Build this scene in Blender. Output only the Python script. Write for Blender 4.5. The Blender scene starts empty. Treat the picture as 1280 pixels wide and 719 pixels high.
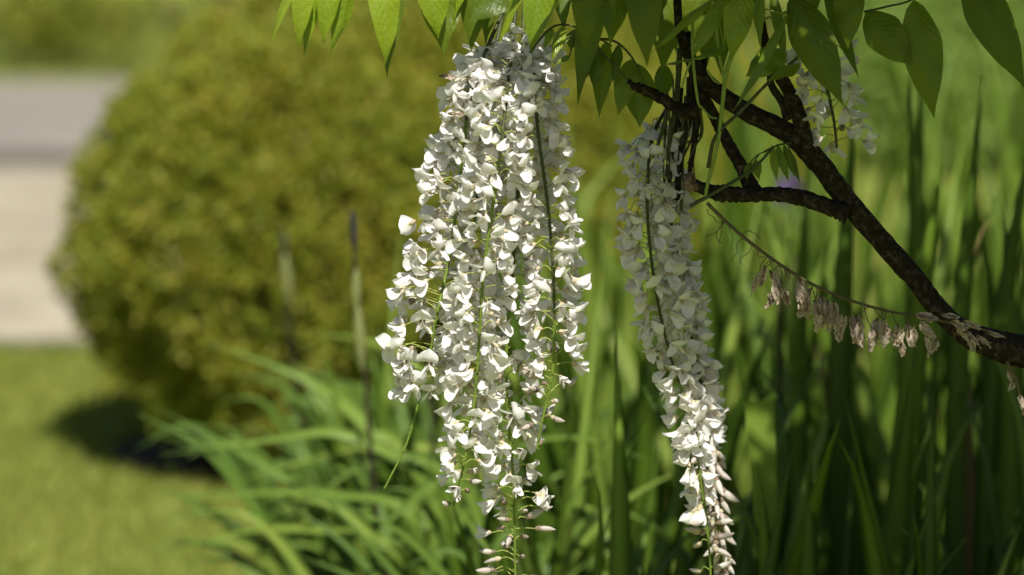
import bpy, math, random
from mathutils import Vector, Matrix, noise

R = random.Random(11)
D = bpy.data
COL = bpy.context.scene.collection
SC = bpy.context.scene
rad = math.radians

# ------------------------------------------------------------------ camera, sky, sun, exposure
CAM_H, PITCH, LENS = 1.6, rad(10.0), 200.0
cam_d = D.cameras.new('camera'); cam = D.objects.new('camera', cam_d); COL.objects.link(cam)
cam.location = (0, 0, CAM_H); cam.rotation_euler = (math.pi/2 - PITCH, 0, 0)
cam_d.lens = LENS; cam_d.sensor_width = 36; cam_d.clip_end = 500; cam_d.clip_start = 0.05
cam_d.dof.use_dof = True; cam_d.dof.focus_distance = 5.365; cam_d.dof.aperture_fstop = 3.4
SC.camera = cam

SUN = Vector((0.10, -0.58, 0.81)).normalized()          # towards the sun
w = D.worlds.new('World'); SC.world = w; w.use_nodes = True
nt = w.node_tree; nt.nodes.clear()
sky = nt.nodes.new('ShaderNodeTexSky'); sky.sky_type = 'NISHITA'; sky.sun_disc = False; sky.dust_density = 1.6; sky.ozone_density = 0.8
sky.sun_elevation = math.asin(SUN.z); sky.sun_rotation = math.atan2(SUN.x, SUN.y)
bg = nt.nodes.new('ShaderNodeBackground'); bg.inputs['Strength'].default_value = 0.05
wo = nt.nodes.new('ShaderNodeOutputWorld')
nt.links.new(sky.outputs[0], bg.inputs[0]); nt.links.new(bg.outputs[0], wo.inputs[0])
sun_d = D.lights.new('sun', 'SUN'); sun_d.energy = 5.0; sun_d.angle = rad(0.53); sun_d.color = (1, 0.96, 0.88)
sun = D.objects.new('sun', sun_d); COL.objects.link(sun); sun.location = SUN*20
sun.rotation_euler = SUN.to_track_quat('Z', 'Y').to_euler()

SC.view_settings.view_transform = 'Standard'; SC.view_settings.look = 'None'
SC.view_settings.exposure = 0.4; SC.view_settings.gamma = 1.0
SC.cycles.use_denoising = True
SC.cycles.max_bounces = 8; SC.cycles.transmission_bounces = 6; SC.cycles.diffuse_bounces = 5
SC.cycles.caustics_reflective = False; SC.cycles.caustics_refractive = False

# ------------------------------------------------------------------ helpers
FW = Vector((0, math.cos(PITCH), -math.sin(PITCH))); UP = Vector((0, math.sin(PITCH), math.cos(PITCH)))
K = 36.0/LENS/1280.0
def at(px, py, Y=5.28):
    """point of the garden seen at photo pixel (px, py), Y metres in front of the viewer"""
    d = FW + Vector((1, 0, 0))*((px-640)*K) - UP*((py-359.5)*K)
    return Vector((0, 0, CAM_H)) + d*(Y/d.y)
def pxm(Y): return K*Y/math.cos(PITCH)*1.0             # metres per photo pixel at Y

def link(name, data, parent=None, loc=None, mat=None):
    o = D.objects.new(name, data); COL.objects.link(o)
    if parent is not None: o.parent = parent
    if mat is not None: o.matrix_local = mat
    elif loc is not None: o.location = loc
    return o
def tag(o, label=None, cat=None, group=None, kind=None):
    if label: o['label'] = label
    if cat: o['category'] = cat
    if group: o['group'] = group
    if kind: o['kind'] = kind
    return o
def thing(name, loc, label, cat, group=None):
    o = link(name, None, None, loc); o.empty_display_size = 0.02
    return tag(o, label, cat, group)

class MB:
    def __init__(s): s.v = []; s.f = []; s.m = []; s.uv = []
    def add(s, V, F, mi=0, UV=None):
        n = len(s.v); s.v += [tuple(p) for p in V]
        for f in F: s.f.append(tuple(i+n for i in f)); s.m.append(mi)
        s.uv += UV if UV else [(0.0, 0.0)]*len(V)
    def tube(s, pts, rads, sides=6, mi=0, cap=True, bump=0.0, seed=0):
        V = []; F = []; prev = None; n = len(pts)
        for i, p in enumerate(pts):
            t = (pts[min(i+1, n-1)] - pts[max(i-1, 0)])
            t = t.normalized() if t.length > 1e-9 else Vector((0, 0, 1))
            if prev is None:
                a = t.cross(Vector((0, 1, 0.2)));
                if a.length < 1e-3: a = t.cross(Vector((1, 0, 0)))
                a.normalize()
            else:
                a = prev - t*prev.dot(t); a.normalize()
            prev = a; b = t.cross(a)
            r = rads[i] if isinstance(rads, (list, tuple)) else rads
            for k in range(sides):
                an = 2*math.pi*k/sides; d = a*math.cos(an) + b*math.sin(an)
                rr = r
                if bump: rr *= 1 + bump*noise.noise((p + d*r)*(0.9/max(r, 1e-4)) + Vector((seed, 0, 0))) + 0.6*bump*noise.noise((p+d*r)*(2.6/max(r, 1e-4)))
                V.append(p + d*rr)
        for i in range(n-1):
            for k in range(sides):
                k2 = (k+1) % sides
                F.append((i*sides+k, i*sides+k2, (i+1)*sides+k2, (i+1)*sides+k))
        if cap:
            F.append(tuple(range(sides-1, -1, -1))); F.append(tuple((n-1)*sides+k for k in range(sides)))
        s.add(V, F, mi)
    def grid(s, nu, nv, fn, mi=0):
        V = []; UV = []; F = []
        for j in range(nv+1):
            for i in range(nu+1):
                u = -1+2*i/nu; v = j/nv
                V.append(fn(u, v)); UV.append((u*0.5+0.5, v))
        for j in range(nv):
            for i in range(nu):
                a = j*(nu+1)+i; F.append((a, a+1, a+nu+2, a+nu+1))
        s.add(V, F, mi, UV)
    def mesh(s, name, mats, smooth=True, off=None):
        me = D.meshes.new(name)
        if off is not None: s.v = [(p[0]-off[0], p[1]-off[1], p[2]-off[2]) for p in s.v]
        me.from_pydata(s.v, [], s.f); me.update()
        for m in (mats if isinstance(mats, (list, tuple)) else [mats]): me.materials.append(m)
        me.polygons.foreach_set('material_index', s.m)
        me.polygons.foreach_set('use_smooth', [smooth]*len(s.f))
        uvl = me.uv_layers.new(name='UVMap')
        idx = [0]*len(me.loops); me.loops.foreach_get('vertex_index', idx)
        flat = []
        for i in idx: flat += s.uv[i]
        uvl.data.foreach_set('uv', flat)
        return me

def spline(P, n):
    """Catmull-Rom through Vectors P, n samples per span"""
    Q = [P[0]*2-P[1]] + list(P) + [P[-1]*2-P[-2]]; out = []
    for i in range(1, len(Q)-2):
        a, b, c, d = Q[i-1], Q[i], Q[i+1], Q[i+2]
        for k in range(n):
            t = k/n
            out.append(0.5*((2*b)+(c-a)*t+(2*a-5*b+4*c-d)*t*t+(3*b-a-3*c+d)*t*t*t))
    out.append(P[-1].copy()); return out
def lerp(a, b, t): return a+(b-a)*t
def prof(keys, t):
    for (t0, a), (t1, b) in zip(keys, keys[1:]):
        if t <= t1: return lerp(a, b, (t-t0)/(t1-t0) if t1 > t0 else 0)
    return keys[-1][1]

# ------------------------------------------------------------------ materials
def newmat(name):
    m = D.materials.new(name); m.use_nodes = True; nt = m.node_tree; nt.nodes.clear()
    return m, nt, nt.nodes, nt.links
def ramp(N, L, fac, stops):
    r = N.new('ShaderNodeValToRGB'); e = r.color_ramp.elements
    e[0].position, e[0].color = stops[0][0], (*stops[0][1], 1)
    e[1].position, e[1].color = stops[-1][0], (*stops[-1][1], 1)
    for p, c in stops[1:-1]:
        x = e.new(p); x.color = (*c, 1)
    L.new(fac, r.inputs[0]); return r.outputs[0]
def math_n(N, L, op, a, b=None):
    n = N.new('ShaderNodeMath'); n.operation = op
    for i, x in enumerate((a, b)):
        if x is None: continue
        if isinstance(x, (int, float)): n.inputs[i].default_value = x
        else: L.new(x, n.inputs[i])
    return n.outputs[0]
def mixc(N, L, fac, a, b, mode='MIX'):
    n = N.new('ShaderNodeMix'); n.data_type = 'RGBA'; n.blend_type = mode
    for sock, x in ((n.inputs['Factor'], fac), (n.inputs[6], a), (n.inputs[7], b)):
        if isinstance(x, (int, float)): sock.default_value = x
        elif isinstance(x, tuple): sock.default_value = (*x, 1)
        else: L.new(x, sock)
    return n.outputs[2]

def leaf_mat(name, stops, trans=0.45, rough=0.4, spec=0.5, veins=0.0, island=False, vein_col=None, scale=35.0, trans_tint=(1.15, 1.25, 0.5), stripes=0.0):
    m, nt, N, L = newmat(name)
    out = N.new('ShaderNodeOutputMaterial'); pb = N.new('ShaderNodeBsdfPrincipled')
    tr = N.new('ShaderNodeBsdfTranslucent'); mx = N.new('ShaderNodeMixShader')
    geo = N.new('ShaderNodeNewGeometry')
    if island: rnd = geo.outputs['Random Per Island']
    else: rnd = N.new('ShaderNodeObjectInfo').outputs['Random']
    nz = N.new('ShaderNodeTexNoise'); nz.inputs['Scale'].default_value = scale; nz.inputs['Detail'].default_value = 3
    L.new(geo.outputs['Position'], nz.inputs['Vector'])
    f = math_n(N, L, 'ADD', math_n(N, L, 'MULTIPLY', rnd, 0.6), math_n(N, L, 'MULTIPLY', nz.outputs[0], 0.45))
    c = ramp(N, L, f, stops)
    bump_h = None
    if veins or stripes:
        uv = N.new('ShaderNodeUVMap'); sep = N.new('ShaderNodeSeparateXYZ'); L.new(uv.outputs[0], sep.inputs[0])
        au = math_n(N, L, 'ABSOLUTE', math_n(N, L, 'SUBTRACT', sep.outputs[0], 0.5))
        if veins:
            ph = math_n(N, L, 'SUBTRACT', math_n(N, L, 'MULTIPLY', sep.outputs[1], 10.0), math_n(N, L, 'MULTIPLY', au, 5.0))
            wv = N.new('ShaderNodeTexNoise'); wv.inputs['Scale'].default_value = 4; L.new(uv.outputs[0], wv.inputs['Vector'])
            ph = math_n(N, L, 'ADD', ph, math_n(N, L, 'MULTIPLY', wv.outputs[0], 0.9))
            wf = N.new('ShaderNodeTexNoise'); wf.inputs['Scale'].default_value = 260; wf.inputs['Detail'].default_value = 2; L.new(geo.outputs['Position'], wf.inputs['Vector'])
            tri = math_n(N, L, 'PINGPONG', ph, 0.5)
            lat = N.new('ShaderNodeMapRange'); lat.inputs[1].default_value = 0.0; lat.inputs[2].default_value = 0.10
            lat.inputs[3].default_value = 1; lat.inputs[4].default_value = 0; L.new(tri, lat.inputs[0])
            mid = N.new('ShaderNodeMapRange'); mid.inputs[1].default_value = 0.012; mid.inputs[2].default_value = 0.035
            mid.inputs[3].default_value = 1; mid.inputs[4].default_value = 0; L.new(au, mid.inputs[0])
            v = math_n(N, L, 'MAXIMUM', math_n(N, L, 'MULTIPLY', lat.outputs[0], 0.45), mid.outputs[0])
            c = mixc(N, L, math_n(N, L, 'MULTIPLY', v, 0.4), c, vein_col or (0.25, 0.36, 0.08))
            bump_h = math_n(N, L, 'ADD', math_n(N, L, 'MULTIPLY', tri, 0.8), math_n(N, L, 'MULTIPLY', wf.outputs[0], 0.9))
        if stripes:
            st = N.new('ShaderNodeTexWave'); st.bands_direction = 'X'; st.inputs['Scale'].default_value = 5
            st.inputs['Distortion'].default_value = 1.0
            L.new(uv.outputs[0], st.inputs['Vector'])
            c = mixc(N, L, math_n(N, L, 'MULTIPLY', st.outputs[1], stripes), c, vein_col or (0.2, 0.3, 0.06))
            bump_h = st.outputs[1]
    L.new(c, pb.inputs['Base Color'])
    pb.inputs['Roughness'].default_value = rough; pb.inputs['Specular IOR Level'].default_value = spec
    tc = mixc(N, L, 1.0, c, trans_tint, 'MULTIPLY'); L.new(tc, tr.inputs['Color'])
    if bump_h is not None:
        bp = N.new('ShaderNodeBump'); bp.inputs['Strength'].default_value = veins or 0.3; bp.inputs['Distance'].default_value = 0.0012
        L.new(bump_h, bp.inputs['Height']); L.new(bp.outputs[0], pb.inputs['Normal'])
    mx.inputs[0].default_value = trans
    L.new(pb.outputs[0], mx.inputs[1]); L.new(tr.outputs[0], mx.inputs[2]); L.new(mx.outputs[0], out.inputs[0])
    return m

def petal_mat(name, base, yellow=0.0, trans=0.38, tint=(0.88, 0.84, 0.82), dirt=0.0):
    m, nt, N, L = newmat(name)
    out = N.new('ShaderNodeOutputMaterial'); pb = N.new('ShaderNodeBsdfPrincipled')
    tr = N.new('ShaderNodeBsdfTranslucent'); mx = N.new('ShaderNodeMixShader')
    geo = N.new('ShaderNodeNewGeometry'); oi = N.new('ShaderNodeObjectInfo')
    uv = N.new('ShaderNodeUVMap'); sep = N.new('ShaderNodeSeparateXYZ'); L.new(uv.outputs[0], sep.inputs[0])
    c = mixc(N, L, math_n(N, L, 'MULTIPLY', oi.outputs['Random'], 0.7), base, tint)
    nz = N.new('ShaderNodeTexNoise'); nz.inputs['Scale'].default_value = 420; nz.inputs['Detail'].default_value = 3
    L.new(geo.outputs['Position'], nz.inputs['Vector'])
    if dirt:
        c = mixc(N, L, math_n(N, L, 'MULTIPLY', ramp(N, L, nz.outputs[0], [(0.4, (0, 0, 0)), (0.62, (1, 1, 1))]), dirt), c, (0.22, 0.13, 0.06))
    if yellow:
        du = math_n(N, L, 'POWER', math_n(N, L, 'MULTIPLY', math_n(N, L, 'SUBTRACT', sep.outputs[0], 0.5), 3.0), 2.0)
        dv = math_n(N, L, 'POWER', math_n(N, L, 'MULTIPLY', math_n(N, L, 'SUBTRACT', sep.outputs[1], 0.22), 5.0), 2.0)
        d = math_n(N, L, 'ADD', du, dv)
        fy = N.new('ShaderNodeMapRange'); fy.inputs[1].default_value = 0.2; fy.inputs[2].default_value = 0.9
        fy.inputs[3].default_value = yellow; fy.inputs[4].default_value = 0; L.new(d, fy.inputs[0])
        c = mixc(N, L, fy.outputs[0], c, (0.72, 0.70, 0.22))
    # fine longitudinal veins as relief
    st = N.new('ShaderNodeTexWave'); st.bands_direction = 'X'; st.inputs['Scale'].default_value = 3.2
    st.inputs['Distortion'].default_value = 2.5; st.inputs['Detail'].default_value = 2; L.new(uv.outputs[0], st.inputs['Vector'])
    bp = N.new('ShaderNodeBump'); bp.inputs['Strength'].default_value = 0.35; bp.inputs['Distance'].default_value = 0.0006
    L.new(math_n(N, L, 'ADD', st.outputs[1], nz.outputs[0]), bp.inputs['Height']); L.new(bp.outputs[0], pb.inputs['Normal'])
    L.new(c, pb.inputs['Base Color']); L.new(c, tr.inputs['Color'])
    pb.inputs['Roughness'].default_value = 0.55; pb.inputs['Specular IOR Level'].default_value = 0.3
    mx.inputs[0].default_value = trans
    L.new(pb.outputs[0], mx.inputs[1]); L.new(tr.outputs[0], mx.inputs[2]); L.new(mx.outputs[0], out.inputs[0])
    return m

def solid_mat(name, stops, scale=60, rough=0.7, bump=0.3, bdist=0.002, detail=6, stretch=None):
    m, nt, N, L = newmat(name)
    out = N.new('ShaderNodeOutputMaterial'); pb = N.new('ShaderNodeBsdfPrincipled')
    geo = N.new('ShaderNodeNewGeometry'); vec = geo.outputs['Position']
    if stretch:
        mp = N.new('ShaderNodeMapping'); mp.inputs['Scale'].default_value = stretch; L.new(vec, mp.inputs[0]); vec = mp.outputs[0]
    nz = N.new('ShaderNodeTexNoise'); nz.inputs['Scale'].default_value = scale; nz.inputs['Detail'].default_value = detail
    nz.inputs['Roughness'].default_value = 0.65; L.new(vec, nz.inputs['Vector'])
    L.new(ramp(N, L, nz.outputs[0], stops), pb.inputs['Base Color'])
    bp = N.new('ShaderNodeBump'); bp.inputs['Strength'].default_value = bump; bp.inputs['Distance'].default_value = bdist
    L.new(nz.outputs[0], bp.inputs['Height']); L.new(bp.outputs[0], pb.inputs['Normal'])
    pb.inputs['Roughness'].default_value = rough; pb.inputs['Specular IOR Level'].default_value = 0.08 if rough > 0.68 else 0.3
    L.new(pb.outputs[0], out.inputs[0]); return m

M = {}
M['banner'] = petal_mat('banner_petal', (0.89, 0.88, 0.86), yellow=0.6, trans=0.38)
M['petal'] = petal_mat('white_petal', (0.90, 0.89, 0.88), trans=0.38)
M['keel'] = petal_mat('keel_petal', (0.80, 0.78, 0.66), tint=(0.72, 0.66, 0.62))
M['bud'] = petal_mat('bud_petal', (0.74, 0.70, 0.64), tint=(0.42, 0.34, 0.29), trans=0.2)
M['wither'] = petal_mat('withered_petal', (0.74, 0.65, 0.53), tint=(0.58, 0.47, 0.37), trans=0.35, dirt=0.5)
M['calyx'] = solid_mat('calyx', [(0.3, (0.42, 0.36, 0.22)), (0.7, (0.52, 0.44, 0.33))], scale=300, bump=0.1)
M['darkcalyx'] = solid_mat('dark_calyx', [(0.3, (0.16, 0.12, 0.08)), (0.7, (0.28, 0.22, 0.16))], scale=300, bump=0.1)
M['pedicel'] = solid_mat('pedicel', [(0.3, (0.26, 0.33, 0.06)), (0.7, (0.36, 0.38, 0.10))], scale=200, rough=0.45, bump=0.1)
M['stem'] = solid_mat('raceme_stem', [(0.3, (0.10, 0.16, 0.02)), (0.7, (0.17, 0.24, 0.035))], scale=120, rough=0.45, bump=0.2)
M['darkstem'] = solid_mat('dark_stem', [(0.3, (0.035, 0.045, 0.015)), (0.7, (0.07, 0.085, 0.025))], scale=120, rough=0.5, bump=0.2)
M['drystem'] = solid_mat('dry_stem', [(0.3, (0.07, 0.06, 0.03)), (0.7, (0.14, 0.11, 0.05))], scale=120, rough=0.6, bump=0.2)
M['shoot'] = solid_mat('green_shoot', [(0.3, (0.17, 0.25, 0.04)), (0.7, (0.26, 0.34, 0.07))], scale=90, rough=0.4, bump=0.2)
M['bark'] = solid_mat('bark', [(0.3, (0.012, 0.009, 0.007)), (0.52, (0.030, 0.023, 0.016)), (0.75, (0.12, 0.095, 0.07))], scale=170, rough=0.8, bump=0.9, bdist=0.004)
M['knot'] = solid_mat('knot_wood', [(0.3, (0.05, 0.03, 0.02)), (0.55, (0.30, 0.20, 0.15)), (0.75, (0.48, 0.36, 0.28))], scale=260, bump=1.0, bdist=0.004)
M['lityoung'] = leaf_mat('lit_young_leaf', [(0.2, (0.17, 0.25, 0.014)), (0.55, (0.23, 0.31, 0.018)), (0.9, (0.29, 0.36, 0.025))], trans=0.38, rough=0.30, veins=0.8)  # young leaflets in sun, their lit brightness put into the colour
M['leaf'] = leaf_mat('shaded_mature_leaf', [(0.2, (0.095, 0.145, 0.010)), (0.55, (0.15, 0.205, 0.014)), (0.9, (0.20, 0.26, 0.018))], trans=0.48, rough=0.42, veins=0.5, vein_col=(0.14, 0.21, 0.05))  # older and shaded leaflets, the shade put into a darker colour
M['canopy'] = leaf_mat('canopy_leaf', [(0.2, (0.055, 0.095, 0.010)), (0.9, (0.09, 0.14, 0.014))], trans=0.15, rough=0.4, island=True)
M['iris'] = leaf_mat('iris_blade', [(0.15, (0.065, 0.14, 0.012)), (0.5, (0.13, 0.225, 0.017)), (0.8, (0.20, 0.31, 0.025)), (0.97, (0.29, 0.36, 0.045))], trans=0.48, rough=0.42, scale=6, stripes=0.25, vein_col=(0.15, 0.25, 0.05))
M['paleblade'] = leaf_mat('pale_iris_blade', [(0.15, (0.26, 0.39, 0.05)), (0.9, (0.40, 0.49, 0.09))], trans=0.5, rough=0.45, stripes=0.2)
M['arch'] = leaf_mat('arching_blade', [(0.15, (0.10, 0.20, 0.03)), (0.5, (0.17, 0.29, 0.04)), (0.9, (0.26, 0.38, 0.06))], trans=0.4, rough=0.38, scale=6, stripes=0.2)  # lighter than the iris blades, sunlight on these leaves put into the colour
M['dryblade'] = leaf_mat('dry_iris_blade', [(0.15, (0.20, 0.15, 0.06)), (0.9, (0.34, 0.25, 0.10))], trans=0.35, rough=0.6, trans_tint=(1.1, 1.0, 0.7))
M['bush'] = leaf_mat('bush_leaf', [(0.12, (0.14, 0.21, 0.022)), (0.4, (0.24, 0.28, 0.028)), (0.65, (0.34, 0.34, 0.038)), (0.95, (0.40, 0.28, 0.05))], trans=0.42, rough=0.5, island=True, scale=7, spec=0.3)
M['hedge'] = leaf_mat('hedge_leaf', [(0.12, (0.15, 0.22, 0.02)), (0.5, (0.27, 0.30, 0.03)), (0.95, (0.34, 0.26, 0.045))], trans=0.3, rough=0.5, island=True, scale=2.2, spec=0.3)
M['brightshrub'] = leaf_mat('bright_shrub_leaf', [(0.12, (0.16, 0.26, 0.05)), (0.5, (0.27, 0.38, 0.09)), (0.95, (0.40, 0.46, 0.14))], trans=0.45, rough=0.5, island=True, scale=4, spec=0.3)
M['grass'] = leaf_mat('grass_blade', [(0.12, (0.21, 0.26, 0.045)), (0.5, (0.26, 0.305, 0.058)), (0.95, (0.34, 0.33, 0.08))], trans=0.4, rough=0.55, island=True, scale=3, spec=0.3)
M['lawn'] = solid_mat('lawn', [(0.3, (0.16, 0.20, 0.038)), (0.7, (0.23, 0.255, 0.058))], scale=3, bump=0.5, bdist=0.01)
M['soil'] = solid_mat('soil', [(0.3, (0.025, 0.018, 0.012)), (0.7, (0.06, 0.045, 0.03))], scale=40, bump=0.8, bdist=0.01)
M['cream'] = solid_mat('cream_stone', [(0.3, (0.25, 0.215, 0.155)), (0.7, (0.43, 0.385, 0.29))], scale=3.5, bump=0.3, rough=0.85)
M['grey'] = solid_mat('grey_stone', [(0.3, (0.18, 0.165, 0.14)), (0.7, (0.29, 0.268, 0.23))], scale=3, bump=0.3, rough=0.85, stretch=(1, 5, 1))
M['joint'] = solid_mat('path_joint', [(0.3, (0.08, 0.075, 0.06)), (0.7, (0.14, 0.13, 0.11))], scale=30, bump=0.5)
M['purple'] = petal_mat('purple_petal', (0.11, 0.055, 0.19), tint=(0.09, 0.045, 0.16), trans=0.3)
M['darkbud'] = solid_mat('dark_bud', [(0.3, (0.018, 0.014, 0.03)), (0.7, (0.035, 0.028, 0.055))], scale=60)
M['spathe'] = leaf_mat('bud_sheath', [(0.15, (0.20, 0.24, 0.07)), (0.9, (0.30, 0.32, 0.12))], trans=0.3)
M['brownstalk'] = solid_mat('brown_stalk', [(0.3, (0.022, 0.022, 0.012)), (0.7, (0.05, 0.042, 0.024))], scale=60)

# ------------------------------------------------------------------ the setting: lawn, bed, path
def sheet(name, pts, z, mat, thick=0.0):
    b = MB(); n = len(pts)
    if thick:
        V = [Vector((x, y, z)) for x, y in pts] + [Vector((x, y, z-thick)) for x, y in pts]
        F = [tuple(range(n))] + [(i, i+n, (i+1) % n+n, (i+1) % n) for i in range(n)]
    else:
        V = [Vector((x, y, z)) for x, y in pts]; F = [tuple(range(n))]
    b.add(V, F); return link(name, b.mesh(name, mat, smooth=False))
tag(sheet('lawn', [(-150, -60), (150, -60), (150, 300), (-150, 300)], 0, M['lawn']), 'mown green lawn running past the round bush', kind='structure')
bed_pts = []
for i in range(40):
    a = 2*math.pi*i/40; k = 1+0.06*noise.noise(Vector((math.cos(a)*2, math.sin(a)*2, 3)))
    bed_pts.append((0.75+1.22*math.cos(a)*k, 6.3+1.15*math.sin(a)*k))
tag(sheet('flower_bed', bed_pts, 0.012, M['soil']), 'dark soil bed under the iris clumps', kind='structure')

shade_pts = []  # dark soil patch, puts the shade under the bush into colour
for i in range(36):
    a = 2*math.pi*i/36; k = 1+0.10*noise.noise(Vector((math.cos(a)*2, math.sin(a)*2, 7)))
    shade_pts.append((-0.26+0.30*math.cos(a)*k, 7.72+0.215*math.sin(a)*k))
tag(sheet('soil_shade_patch', shade_pts, 0.008, M['soil']), 'dark soil patch standing in for the shade under the round bush', kind='structure')
path = tag(sheet('stone_path', [(-6, 8.54), (-0.02, 8.54), (0.12, 9.2), (0.14, 10.8), (0.0, 11.42), (-6, 11.42)], 0.006, M['joint']),
           'pale stone path crossing behind the round bush', kind='structure')
def slab(x0, x1, y0, y1, z, mat):
    b = MB(); c = 0.006
    j = lambda: R.uniform(-0.008, 0.008)
    lo = [(x0+j(), y0+j()), (x1+j(), y0+j()), (x1+j(), y1+j()), (x0+j(), y1+j())]
    cx, cy = (x0+x1)/2, (y0+y1)/2
    V = [Vector((x, y, 0.002)) for x, y in lo] + [Vector((x, y, z-c)) for x, y in lo] + \
        [Vector((x+(c if x < cx else -c), y+(c if y < cy else -c), z)) for x, y in lo]
    F = [(8, 9, 10, 11)]
    for r in (0, 4): F += [(r+i, r+(i+1) % 4, r+4+(i+1) % 4, r+4+i) for i in range(4)]
    b.add(V, F); link('paving_slab', b.mesh('paving_slab', mat, smooth=False), path)
def gy(py, z): 
    d = FW - UP*((py-359.5)*K); return d.y*(CAM_H-z)/(-d.z)
rows = [(gy(414, .02), gy(327, .02), 'cream', 0.95, 0.02), (gy(318, .025), gy(207, .025), 'cream', 1.15, 0.025), (gy(181, .02), gy(141, .02), 'grey', 1.35, 0.02), (gy(138, .02), gy(101, .02), 'grey', 1.25, 0.02)]
for k, (y0, y1, mt, wd, z) in enumerate(rows):
    x = -0.08 + 0.1*(k in (1, 2))
    while x > -5.2:
        ww = wd*R.uniform(0.9, 1.15)
        slab(x-ww+0.014, x, y0, y1, z+R.uniform(-0.003, 0.003), M[mt]); x -= ww

# ------------------------------------------------------------------ foliage helpers
def leaf_quad(b, p, d, n, L, W, mi=0):
    """small folded pointed leaf: 4 triangles"""
    s = d.cross(n).normalized()
    b.add([p, p+d*L*0.45+s*W*0.5+n*W*0.18, p+d*L, p+d*L*0.45-s*W*0.5+n*W*0.18, p+d*L*0.5],
          [(0, 1, 4), (1, 2, 4), (2, 3, 4), (3, 0, 4)], mi)
def rnd_dir():
    while True:
        v = Vector((R.uniform(-1, 1), R.uniform(-1, 1), R.uniform(-1, 1)))
        if 0.05 < v.length < 1: return v.normalized()
def shrub(name, label, cat, lobes, n_leaves, L, mat, stems=7, group=None, clump=6.0, depth=0.30):
    """lobes: (centre, radii). Leaves fill the outer shell of every lobe, in clumps with gaps."""
    c0 = lobes[0][0]; base = Vector((c0.x, c0.y, 0)); t = thing(name, base, label, cat, group)
    for c, r in lobes:
        for k in range(stems):
            a = R.uniform(0, 6.28); d = Vector((math.cos(a)*r.x*0.55, math.sin(a)*r.y*0.55, r.z*R.uniform(0.2, 0.6)))
            p0 = Vector((c.x+math.cos(a)*0.04, c.y+math.sin(a)*0.04, -0.02)); p2 = c+d
            p1 = (p0+p2)/2 + Vector((R.uniform(-.04, .04), R.uniform(-.04, .04), 0.03))
            tb = MB(); tb.tube(spline([p0, p1, p2], 4), [lerp(0.011, 0.003, i/8) for i in range(9)], 6)
            link('stem', tb.mesh('shrub_stem', M['bark'], off=base), t)
    b = MB(); per = n_leaves//len(lobes)
    for c, r in lobes:
        made = 0
        while made < per:
            d = rnd_dir(); 
            q = d*1.0
            bump = 1 + 0.13*noise.noise(q*2.3+c*3) + 0.10*noise.noise(q*clump+c*5)
            s = 1 - depth*R.random()**1.8
            p = Vector((c.x+d.x*r.x*bump*s, c.y+d.y*r.y*bump*s, c.z+d.z*r.z*bump*s))
            if p.z < 0.03: continue
            if any(((p.x-c2.x)/r2.x)**2+((p.y-c2.y)/r2.y)**2+((p.z-c2.z)/r2.z)**2 < 0.45 for c2, r2 in lobes if c2 is not c): 
                made += 1; continue
            g = noise.noise(q*clump*1.6 + c*9)
            if g < -0.28 and s > 0.86: continue
            out = Vector((d.x/r.x, d.y/r.y, d.z/r.z)).normalized()
            dd = (out*0.6 + rnd_dir()*0.8 + Vector((0, 0, 0.35))).normalized()
            nn = (out*0.5+rnd_dir()*0.6+Vector((0, 0, 0.5))); nn = nn-dd*nn.dot(dd); nn.normalize()
            k = R.uniform(0.7, 1.25)
            leaf_quad(b, p, dd, nn, L*k, L*0.5*k); made += 1
    tag(link('crown', b.mesh('shrub_crown', mat, smooth=False, off=base), t), kind='stuff')
    return t

V3 = Vector
shrub('round_bush', 'large rounded olive green bush spreading over the lawn beside the stone path', 'bush',
      [(at(355, 300, 7.68), V3((0.285, 0.30, 0.305))), (at(590, 262, 7.9), V3((0.36, 0.33, 0.35))), (at(470, 170, 8.0), V3((0.27, 0.27, 0.26)))], 210000, 0.0145, M['bush'])
shrub('yellowing_bush', 'low yellowish brown bush behind the iris blades', 'bush',
      [(V3((0.10, 9.2, 0.16)), V3((0.30, 0.3, 0.27))), (V3((0.36, 9.5, 0.12)), V3((0.20, 0.22, 0.22)))], 14000, 0.022, M['bush'])
shrub('clipped_hedge', 'long brownish green hedge beyond the stone path', 'hedge',
      [(V3((-2.5+0.62*i, 11.93+R.uniform(-.05, .05), 0.22)), V3((0.55, 0.48, 0.46))) for i in range(6)], 42000, 0.032, M['hedge'], stems=3)
shrub('leafy_shrub', 'pale green leafy shrub beyond the iris bed', 'shrub',
      [(V3((0.86+0.42*i, 10.3+R.uniform(-.2, .3), 0.16+0.05*(i % 2))), V3((0.34, 0.35, 0.30))) for i in range(4)], 26000, 0.036, M['brightshrub'], stems=3)

# grass on the visible lawn
b = MB()
def grass(n, x0, x1, y0, y1):
    for _ in range(n):
        y = R.uniform(y0, y1); x = R.uniform(x0, x1)
        if (x-0.75)**2/1.3**2+(y-6.3)**2/1.2**2 < 1: continue
        if ((x+0.26)/0.29)**2+((y-7.72)/0.205)**2 < 1: continue
        if 8.52 < y < 11.44 and x < 0.16: continue
        h = R.uniform(0.010, 0.024); a = R.uniform(0, 6.28); wv = 0.0028
        d = V3((math.cos(a), math.sin(a), 0)); l = V3((R.uniform(-1, 1), R.uniform(-1, 1), 0))*h*0.5
        p = V3((x, y, 0))
        b.add([p-d*wv, p+d*wv, p+l*0.4+d*wv*0.7+V3((0, 0, h*0.6)), p+l+V3((0, 0, h))], [(0, 1, 2), (0, 2, 3)])
grass(30000, -1.0, 0.4, 6.7, 8.7); grass(16000, 0.1, 1.6, 7.3, 12.5)
tag(link('lawn_grass', b.mesh('lawn_grass', M['grass'], smooth=False)), 'short sunlit grass of the mown lawn', 'grass', kind='stuff')

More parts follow.
